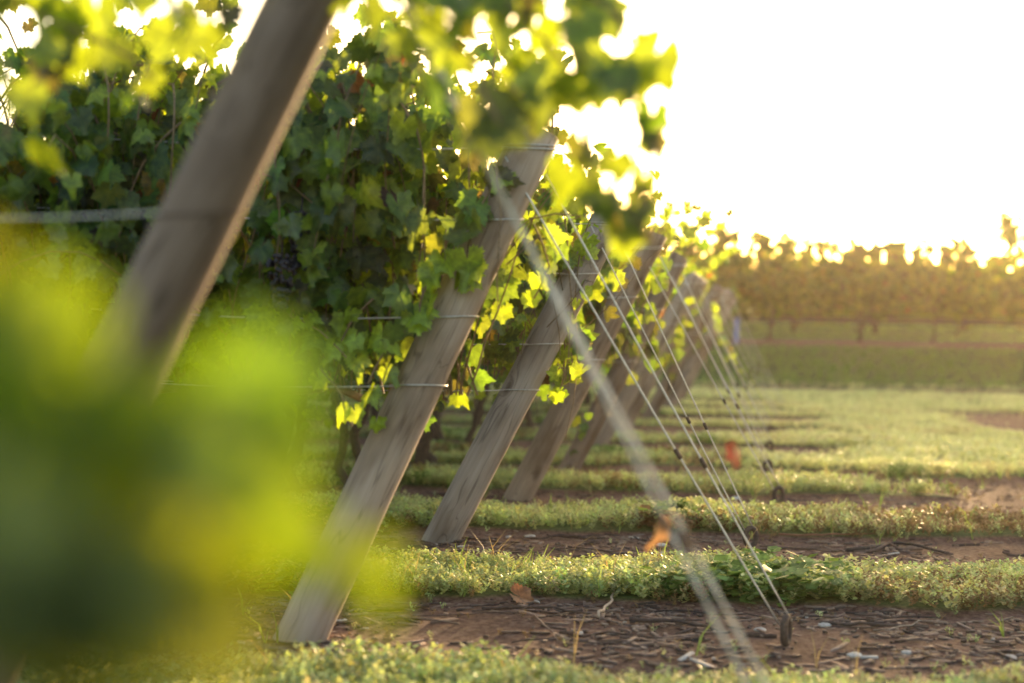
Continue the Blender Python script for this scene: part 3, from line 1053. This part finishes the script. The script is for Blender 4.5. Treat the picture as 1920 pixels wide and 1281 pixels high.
# ------------------------------------------------------------------ far vineyard on the bank
FAR = []
for r_i, (yy, x0, x1, sp) in enumerate(((41.6, -7, 16.8, 2.3), (46.3, -8, 18, 2.3), (51.3, -9, 19, 2.6), (57.0, -9, 21, 2.7), (63.0, -9, 23, 2.8))):
    x = x0
    i = 0
    rng = np.random.default_rng(500 + r_i)
    n = int((x1 - x0) / sp)
    for i in range(n):
        x = x0 + sp * i + rng.normal() * 0.15
        FAR.append((r_i, i, x, yy + rng.normal() * 0.1))
for r_i, i, x, y in FAR:
    rng = np.random.default_rng(600 + r_i * 40 + i)
    tall = (2.85 if r_i == 0 else 2.3) + 0.22 * rng.normal() + (0.55 if (r_i == 0 and 12.2 < x < 14.3) else 0)
    root = make_vine('far_grape_vine', x, y, ground_z(x, y), x - 1.08, x + 1.08,
                     f'{["hazy golden grapevine on the grass bank, front far row", "hazy grapevine behind the front far row", "hazy grapevine in the third far row", "faint grapevine in the fourth far row", "faint grapevine in the hindmost far row"][r_i]}',
                     'grapevines on the far bank', LEAF_LO, (95, 70, 50, 45, 45)[r_i], rng, size=(0.17, 0.17, 0.19, 0.22, 0.24)[r_i], top=tall, zmin=(0.85, 0.45, 0.3, 0.25, 0.2)[r_i], thick=0.45, autumn=0.03, light=0.22,
                     mat=M_LEAF_FAR, hang=0.35, dome=1.0, holes=-0.18)
for r_i, (yy, zz) in enumerate(((41.45, 0.5), (46.15, 0.5))):
    mb = MB()
    mb.tube([(-8 + i, yy, ground_z(-8 + i, yy) + zz + 0.02 * math.sin(i * 1.7)) for i in range(27)], 0.035, 6)
    tag(mb.build('drip_hose', M_HOSE), ['dark drip hose strung under the front far vines', 'dark drip hose strung under the second far row'][r_i], 'hose', 'drip hoses of the far rows')
bp = at(1381, 596, 40.5)
gz = ground_z(bp.x, bp.y)
mb = MB()
mb.tube([(bp.x, bp.y, gz - 0.05), (bp.x, bp.y, gz + 0.02), (bp.x + 0.01, bp.y, gz + 0.62), (bp.x + 0.01, bp.y, gz + 0.64)], [0.055, 0.06, 0.06, 0.05], 10)
tag(mb.build('vine_guard', M_BLUE), 'small blue guard tube standing beside a far vine trunk', 'guard tube')


# ------------------------------------------------------------------ ground cover (stuff)
def sprig_template(seed, n_leaf, stems, w, broad=False):
    rs = np.random.default_rng(seed)
    V, F = [], []
    for s in range(stems):
        a = rs.random() * 6.28
        lean = 0.25 + 0.6 * rs.random()
        h = 0.6 + 0.4 * rs.random()
        for i in range(n_leaf):
            f = (i + 0.6) / n_leaf
            p = np.array([math.cos(a) * lean * f * 0.7, math.sin(a) * lean * f * 0.7, h * f * (1 - 0.15 * lean * f)])
            b = rs.random() * 6.28
            up = 0.25 + 0.7 * rs.random()
            dirn = norm(np.array([math.cos(b), math.sin(b), up if not broad else 0.35]))
            sd = norm(np.cross(dirn, np.array([0, 0, 1.0])) + 0.3 * rs.normal(size=3))
            L = w * (0.7 + 0.6 * rs.random())
            n = len(V)
            V += [p, p + dirn * L * 0.5 + sd * L * (0.3 if not broad else 0.45), p + dirn * L, p + dirn * L * 0.5 - sd * L * (0.3 if not broad else 0.45)]
            F.append((n, n + 1, n + 2, n + 3))
    V = np.array(V, np.float32)
    return V, np.array(F, np.int64), np.zeros((len(V), 2), np.float32)


SPR_NEAR = [sprig_template(i, 10, 4, 0.19) for i in range(4)]
SPR_BROAD = [sprig_template(30 + i, 4, 3, 0.42, True) for i in range(3)]
SPR_FAR = [sprig_template(60 + i, 4, 4, 0.36) for i in range(3)]
GRASS_BLADE = []


def scatter(x0, x1, y0, y1, dens, rng):
    n = int((x1 - x0) * (y1 - y0) * dens)
    X = x0 + (x1 - x0) * rng.random(n)
    Y = y0 + (y1 - y0) * rng.random(n)
    return X, Y


rng = np.random.default_rng(1234)
parts = []
bands = [(4.3, 5.9, 650, 'n'), (5.9, 8.2, 650, 'n'), (8.2, 10.8, 480, 'n'), (10.8, 14.2, 300, 'n'), (14.2, 20.0, 260, 'f'), (20.0, 27.0, 150, 'f'), (27.0, 34.5, 90, 'f'), (34.5, 41.0, 60, 'f'), (41.0, 56.0, 22, 'f')]
for y0, y1, dens, kind in bands:
    X, Y = scatter(-0.33 * y1 - 0.4, 0.34 * y1 + 0.5, y0, y1, dens, rng)
    keep, Z, EDGE = [], [], []
    for x, y in zip(X, Y):
        t = turf_amount(x, y)
        keep.append(rng.random() < t ** 1.6 * (0.75 + 0.5 * nz(x, y, 2.0, 7.7)) + 0.03)
        Z.append(ground_z(x, y, t))
        EDGE.append(t)
    keep = np.array(keep)
    X, Y, Z, EDGE = X[keep], Y[keep], np.array(Z)[keep], np.array(EDGE)[keep]
    n = len(X)
    patch = np.array([nz(x, y, 1.1, 15.0) for x, y in zip(X, Y)])
    dry = np.array([nz(x, y, 0.8, 25.0) for x, y in zip(X, Y)])
    col = np.array([0.37, 0.42, 0.215])[None] * (0.7 + 0.6 * rng.random((n, 1))) * (1 + 0.07 * rng.normal(size=(n, 3)))
    gr = (patch > 0.22) & (rng.random(n) < 0.6)
    col[gr] = np.array([0.13, 0.21, 0.06]) * (0.7 + 0.6 * rng.random((gr.sum(), 1)))
    br = ((dry > 0.25) & (rng.random(n) < 0.45)) | ((EDGE < 0.75) & (rng.random(n) < 0.6))
    br |= (Y > 9.2) & (Y < 10.8) & (X > 1.5) & (rng.random(n) < np.clip((X - 1.2) * 0.35, 0, 0.6))
    col[br] = np.array([0.19, 0.125, 0.07]) * (0.7 + 0.6 * rng.random((br.sum(), 1)))
    pale = (Y > 13.5) & (X > 2.2)  # far lawn: sky sheen and low sun are put into its colour
    col[pale] = col[pale] * 0.6 + np.array([0.74, 0.73, 0.44]) * 0.5
    hgt = (0.085 + 0.045 * rng.random(n)) * (1 + 0.5 * patch) * np.clip(0.35 + EDGE * 0.7, 0.3, 1)
    if kind == 'f':
        hgt *= 0.75
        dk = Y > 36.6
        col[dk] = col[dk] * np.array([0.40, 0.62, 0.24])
    a = rng.random(n) * 6.28
    rot = np.zeros((n, 3, 3))
    rot[:, 0, 0] = np.cos(a); rot[:, 0, 1] = -np.sin(a); rot[:, 1, 0] = np.sin(a); rot[:, 1, 1] = np.cos(a); rot[:, 2, 2] = 1
    temps = SPR_NEAR if kind == 'n' else SPR_FAR
    which = rng.integers(0, len(temps), n)
    broad = gr & (kind == 'n') & (Y < 10.6)
    pos = np.stack([X, Y, Z], 1)
    for i, T in enumerate(temps):
        s = (which == i) & ~broad
        if s.any():
            sc = np.stack([hgt[s] * 1.15, hgt[s] * 1.15, hgt[s]], 1)
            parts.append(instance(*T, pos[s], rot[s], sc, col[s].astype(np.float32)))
    for i, T in enumerate(SPR_BROAD):
        s = broad & (which % 3 == i)
        if s.any():
            sc = np.stack([hgt[s] * 1.2, hgt[s] * 1.2, hgt[s]], 1)
            parts.append(instance(*T, pos[s], rot[s], sc, col[s].astype(np.float32)))
for dens, hh, ww, cc, y0, y1 in ((26, 0.16, 0.004, (0.20, 0.27, 0.08), 5.0, 14.0), (16, 0.20, 0.0025, (0.34, 0.25, 0.15), 5.0, 14.0)):
    X, Y = scatter(-0.33 * y1, 0.34 * y1, y0, y1, dens, rng)
    P4, F4, C4 = [], [], []
    for x, y in zip(X, Y):
        if abs(x) > 0.34 * y + 0.3 or rng.random() > turf_amount(x, y) + 0.08 or nz(x, y, 1.7, 31.0) < 0.02:
            continue
        z = ground_z(x, y)
        for b in range(3):
            a = rng.random() * 6.28
            h = hh * (0.4 + 0.8 * rng.random())
            ln = h * (0.2 + 0.7 * rng.random())
            n0 = len(P4)
            for f, w in ((0, 1), (0.5, 0.8), (1.0, 0.15)):
                q = np.array([x + math.cos(a) * ln * f * f, y + math.sin(a) * ln * f * f, z + h * f * (1 - 0.15 * f)])
                sd = np.array([-math.sin(a + 0.6), math.cos(a + 0.6), 0]) * ww * w
                P4 += [q - sd, q + sd]
            F4 += [(n0, n0 + 1, n0 + 3, n0 + 2), (n0 + 2, n0 + 3, n0 + 5, n0 + 4)]
            C4 += [np.array(cc) * (0.7 + 0.6 * rng.random())] * 6
    parts.append((np.array(P4, np.float32), np.array(F4, np.int64), np.array(C4, np.float32), np.zeros((len(P4), 2), np.float32)))
gc = mesh_object('ground_cover', *join_arrays(parts), M_COVER, None, False)
tag(gc, 'low pale green weeds growing in strips between the rows', None, None, 'stuff')

# ------------------------------------------------------------------ bark litter (stuff), twigs and stones
rng = np.random.default_rng(4321)
lit = MB()
pal = [(0.075, 0.042, 0.031), (0.14, 0.085, 0.064), (0.20, 0.135, 0.10), (0.05, 0.031, 0.025), (0.16, 0.105, 0.082)]
cnt = 0
for y0, y1, dens in ((5.2, 7.2, 480), (7.6, 9.7, 420), (9.7, 12.8, 220), (12.8, 14.5, 80)):
    X, Y = scatter(-0.3 * y1, 0.34 * y1 + 0.3, y0, y1, dens, rng)
    for x, y in zip(X, Y):
        t = turf_amount(x, y)
        if t > 0.4:
            continue
        dn = 0.55 + 0.9 * nz(x, y, 1.6, 12.0)
        if rng.random() > dn:
            continue
        z = ground_z(x, y, t)
        L = 0.014 + 0.12 * rng.random() ** 3 + (0.16 * rng.random() if rng.random() < 0.02 else 0)
        w = L * (0.12 + 0.35 * rng.random()) if L > 0.04 else L * (0.4 + 0.5 * rng.random())
        w = min(w, 0.018)
        a = rng.normal() * 0.5 if rng.random() < 0.7 else rng.random() * 3.14
        h = 0.003 + 0.006 * rng.random()
        ca, sa = math.cos(a), math.sin(a)
        tl = rng.normal() * 0.12
        vs_ = []
        for (u, v, q) in ((-1, -.6, 0), (1, -.4, 0), (.8, .6, 0), (-.8, .5, 0), (-1, -.4, 1), (.9, -.3, 1), (.8, .5, 1), (-.7, .4, 1)):
            lx, ly = u * L / 2, v * w
            vs_.append((x + lx * ca - ly * sa, y + lx * sa + ly * ca, z + q * h - 0.001 + lx * tl + 0.003))
        c = np.array(pal[rng.integers(0, 5)]) * (0.7 + 0.6 * rng.random())
        if rng.random() < 0.012:
            c = np.array((0.4, 0.36, 0.33))
        lit.add(vs_, [[3, 2, 1, 0], [4, 5, 6, 7], [0, 1, 5, 4], [1, 2, 6, 5], [2, 3, 7, 6], [3, 0, 4, 7]], c)
        cnt += 1
# long dark rotting cane bits lying along the rows
for i in range(115):
    y0, y1 = ((5.9, 7.0), (5.9, 7.0), (8.0, 9.4), (8.0, 9.4), (9.8, 12.6))[i % 5]
    x, y = -2.2 + 5.2 * rng.random(), y0 + (y1 - y0) * rng.random()
    if turf_amount(x, y) > 0.35:
        continue
    L, a = 0.12 + 0.5 * rng.random() ** 2, rng.normal() * 0.28
    r_ = 0.003 + 0.009 * rng.random() ** 2
    pts = []
    for j in range(7):
        f = j / 6 - 0.5
        q = (x + math.cos(a) * L * f, y + math.sin(a) * L * f + 0.02 * rng.normal() * L)
        pts.append((q[0], q[1], ground_z(*q) + r_ * 0.6 + 0.012 * abs(rng.normal()) * (L > 0.25)))
    lit.tube(pts, [r_ * (0.6 + 0.6 * rng.random()) for _ in pts], 5, np.array(pal[(0, 3, 0, 1, 3, 1, 2)[i % 7]]) * 0.9)
lo = lit.build('bark_litter', M_LITTER, None, False)
tag(lo, 'dark bark, wood chips and grit strewn on the bare strips', None, None, 'stuff')

TW = [  # pixel path, radius, label, colour
    ([(1118, 1172), (1140, 1150), (1150, 1120), (1172, 1092)], 0.007, 'long pale curved twig rising from the soil before the green strip', (0.36, 0.26, 0.19)),
    ([(1005, 1172), (1030, 1200), (1052, 1212)], 0.004, 'short thin twig slanting on the front soil strip', (0.2, 0.13, 0.1)),
    ([(1180, 1178), (1260, 1183), (1345, 1190)], 0.010, 'dark thick twig lying beside the thick blurred guy wire', (0.06, 0.036, 0.028)),
    ([(905, 1150), (1010, 1163), (1110, 1160)], 0.008, 'dark low twig under the green strip behind the front soil', (0.07, 0.042, 0.032)),
    ([(1540, 1178), (1640, 1190), (1740, 1184)], 0.008, 'dark twig lying just behind the rusty anchor eye', (0.07, 0.045, 0.036)),
    ([(1590, 1035), (1680, 1030), (1780, 1040)], 0.013, 'thick dark twig lying on the mulch near the right edge', (0.05, 0.033, 0.027)),
    ([(1460, 1010), (1540, 1013), (1640, 1010)], 0.007, 'reddish twig lying right of the rusty anchor loop', (0.2, 0.09, 0.05)),
    ([(1640, 1190), (1670, 1200), (1740, 1172)], 0.004, 'grey bent twig on soil right of the rusty anchor eye', (0.22, 0.17, 0.14)),
    ([(720, 1160), (800, 1185), (860, 1180)], 0.006, 'brown twig on the soil beside the second post foot', (0.12, 0.08, 0.06)),
]
for path, r_, lab, c in TW:
    g = []
    for i, (a, b) in enumerate(path):
        q = on_ground(a, b)
        z = ground_z(q.x, q.y)
        g.append((q.x, q.y, z + r_ * 0.7 + (0.06 if 'rising' in lab and i == len(path) - 1 else 0.02 if i == 1 else 0)))
    sub = []
    for i in range(len(g) - 1):
        for f in (0, 0.25, 0.5, 0.75):
            p = Vector(g[i]).lerp(Vector(g[i + 1]), f)
            sub.append(p + Vector((rng.normal(), rng.normal(), abs(rng.normal()))) * 0.006)
    sub.append(Vector(g[-1]))
    mb = MB()
    mb.tube(sub, [r_ * (1 - 0.55 * i / len(sub)) for i in range(len(sub))], 7, c)
    tag(mb.build('twig', M_LITTER), lab, 'twig', 'twigs lying on the soil strips')

ST = [(1425, 1186, 0.022, 'small pale stone left of the rusty anchor eye', (0.34, 0.31, 0.29)), (1546, 1180, 0.024, 'small pale stone behind the rusty anchor eye', (0.34, 0.31, 0.29)),
      (1602, 1231, 0.026, 'white stone on soil right of the rusty anchor eye', (0.46, 0.43, 0.40)), (1380, 937, 0.03, 'pale stone on the mulch before the fourth post row', (0.5, 0.48, 0.5)),
      (1892, 1233, 0.026, 'pale stone at the right edge of the front soil', (0.34, 0.31, 0.29)), (1700, 1228, 0.02, 'grey stone on the front soil near the right edge', (0.4, 0.36, 0.33)),
      (1240, 1022, 0.028, 'grey stone on the mulch left of the rusty anchor loop', (0.4, 0.38, 0.38))]
for px, py, r_, lab, c in ST:
    q = on_ground(px, py)
    z = ground_z(q.x, q.y)
    vs_, fs = [], []
    for i in range(7):
        b = -math.pi / 2 + math.pi * i / 6
        for s in range(10):
            a = 6.283 * s / 10
            rr = r_ * (1 + 0.16 * nz(math.cos(a) + px, math.sin(a) + b, 1.3, 2.0))
            vs_.append((q.x + rr * math.cos(a) * math.cos(b) * 1.2, q.y + rr * math.sin(a) * math.cos(b), z + 0.45 * rr * math.sin(b) + 0.004))
    for i in range(6):
        for s in range(10):
            s2 = (s + 1) % 10
            fs.append([i * 10 + s, i * 10 + s2, (i + 1) * 10 + s2, (i + 1) * 10 + s])
    mb = MB()
    mb.add(vs_, fs, c)
    tag(mb.build('stone', M_LITTER), lab, 'stone', 'pale stones on the soil strips')

# ------------------------------------------------------------------ haze
hm, hnt, hout = new_mat('thin_evening_haze')
pv = N(hnt, 'ShaderNodeVolumePrincipled')
pv.inputs['Color'].default_value = (1.0, 0.86, 0.62, 1)
pv.inputs['Density'].default_value = 0.00028
pv.inputs['Anisotropy'].default_value = 0.80
hnt.links.new(pv.outputs[0], hout.inputs['Volume'])
mb = MB()
x0, x1, y0, y1, z0, z1 = -165, 165, -65, 265, -1.1, 6.5
mb.add([(x0, y0, z0), (x1, y0, z0), (x1, y1, z0), (x0, y1, z0), (x0, y0, z1), (x1, y0, z1), (x1, y1, z1), (x0, y1, z1)],
       [[3, 2, 1, 0], [4, 5, 6, 7], [0, 1, 5, 4], [1, 2, 6, 5], [2, 3, 7, 6], [3, 0, 4, 7]])
tag(mb.build('haze', hm, None, False), 'thin golden evening haze over the vineyard', None, None, 'stuff')
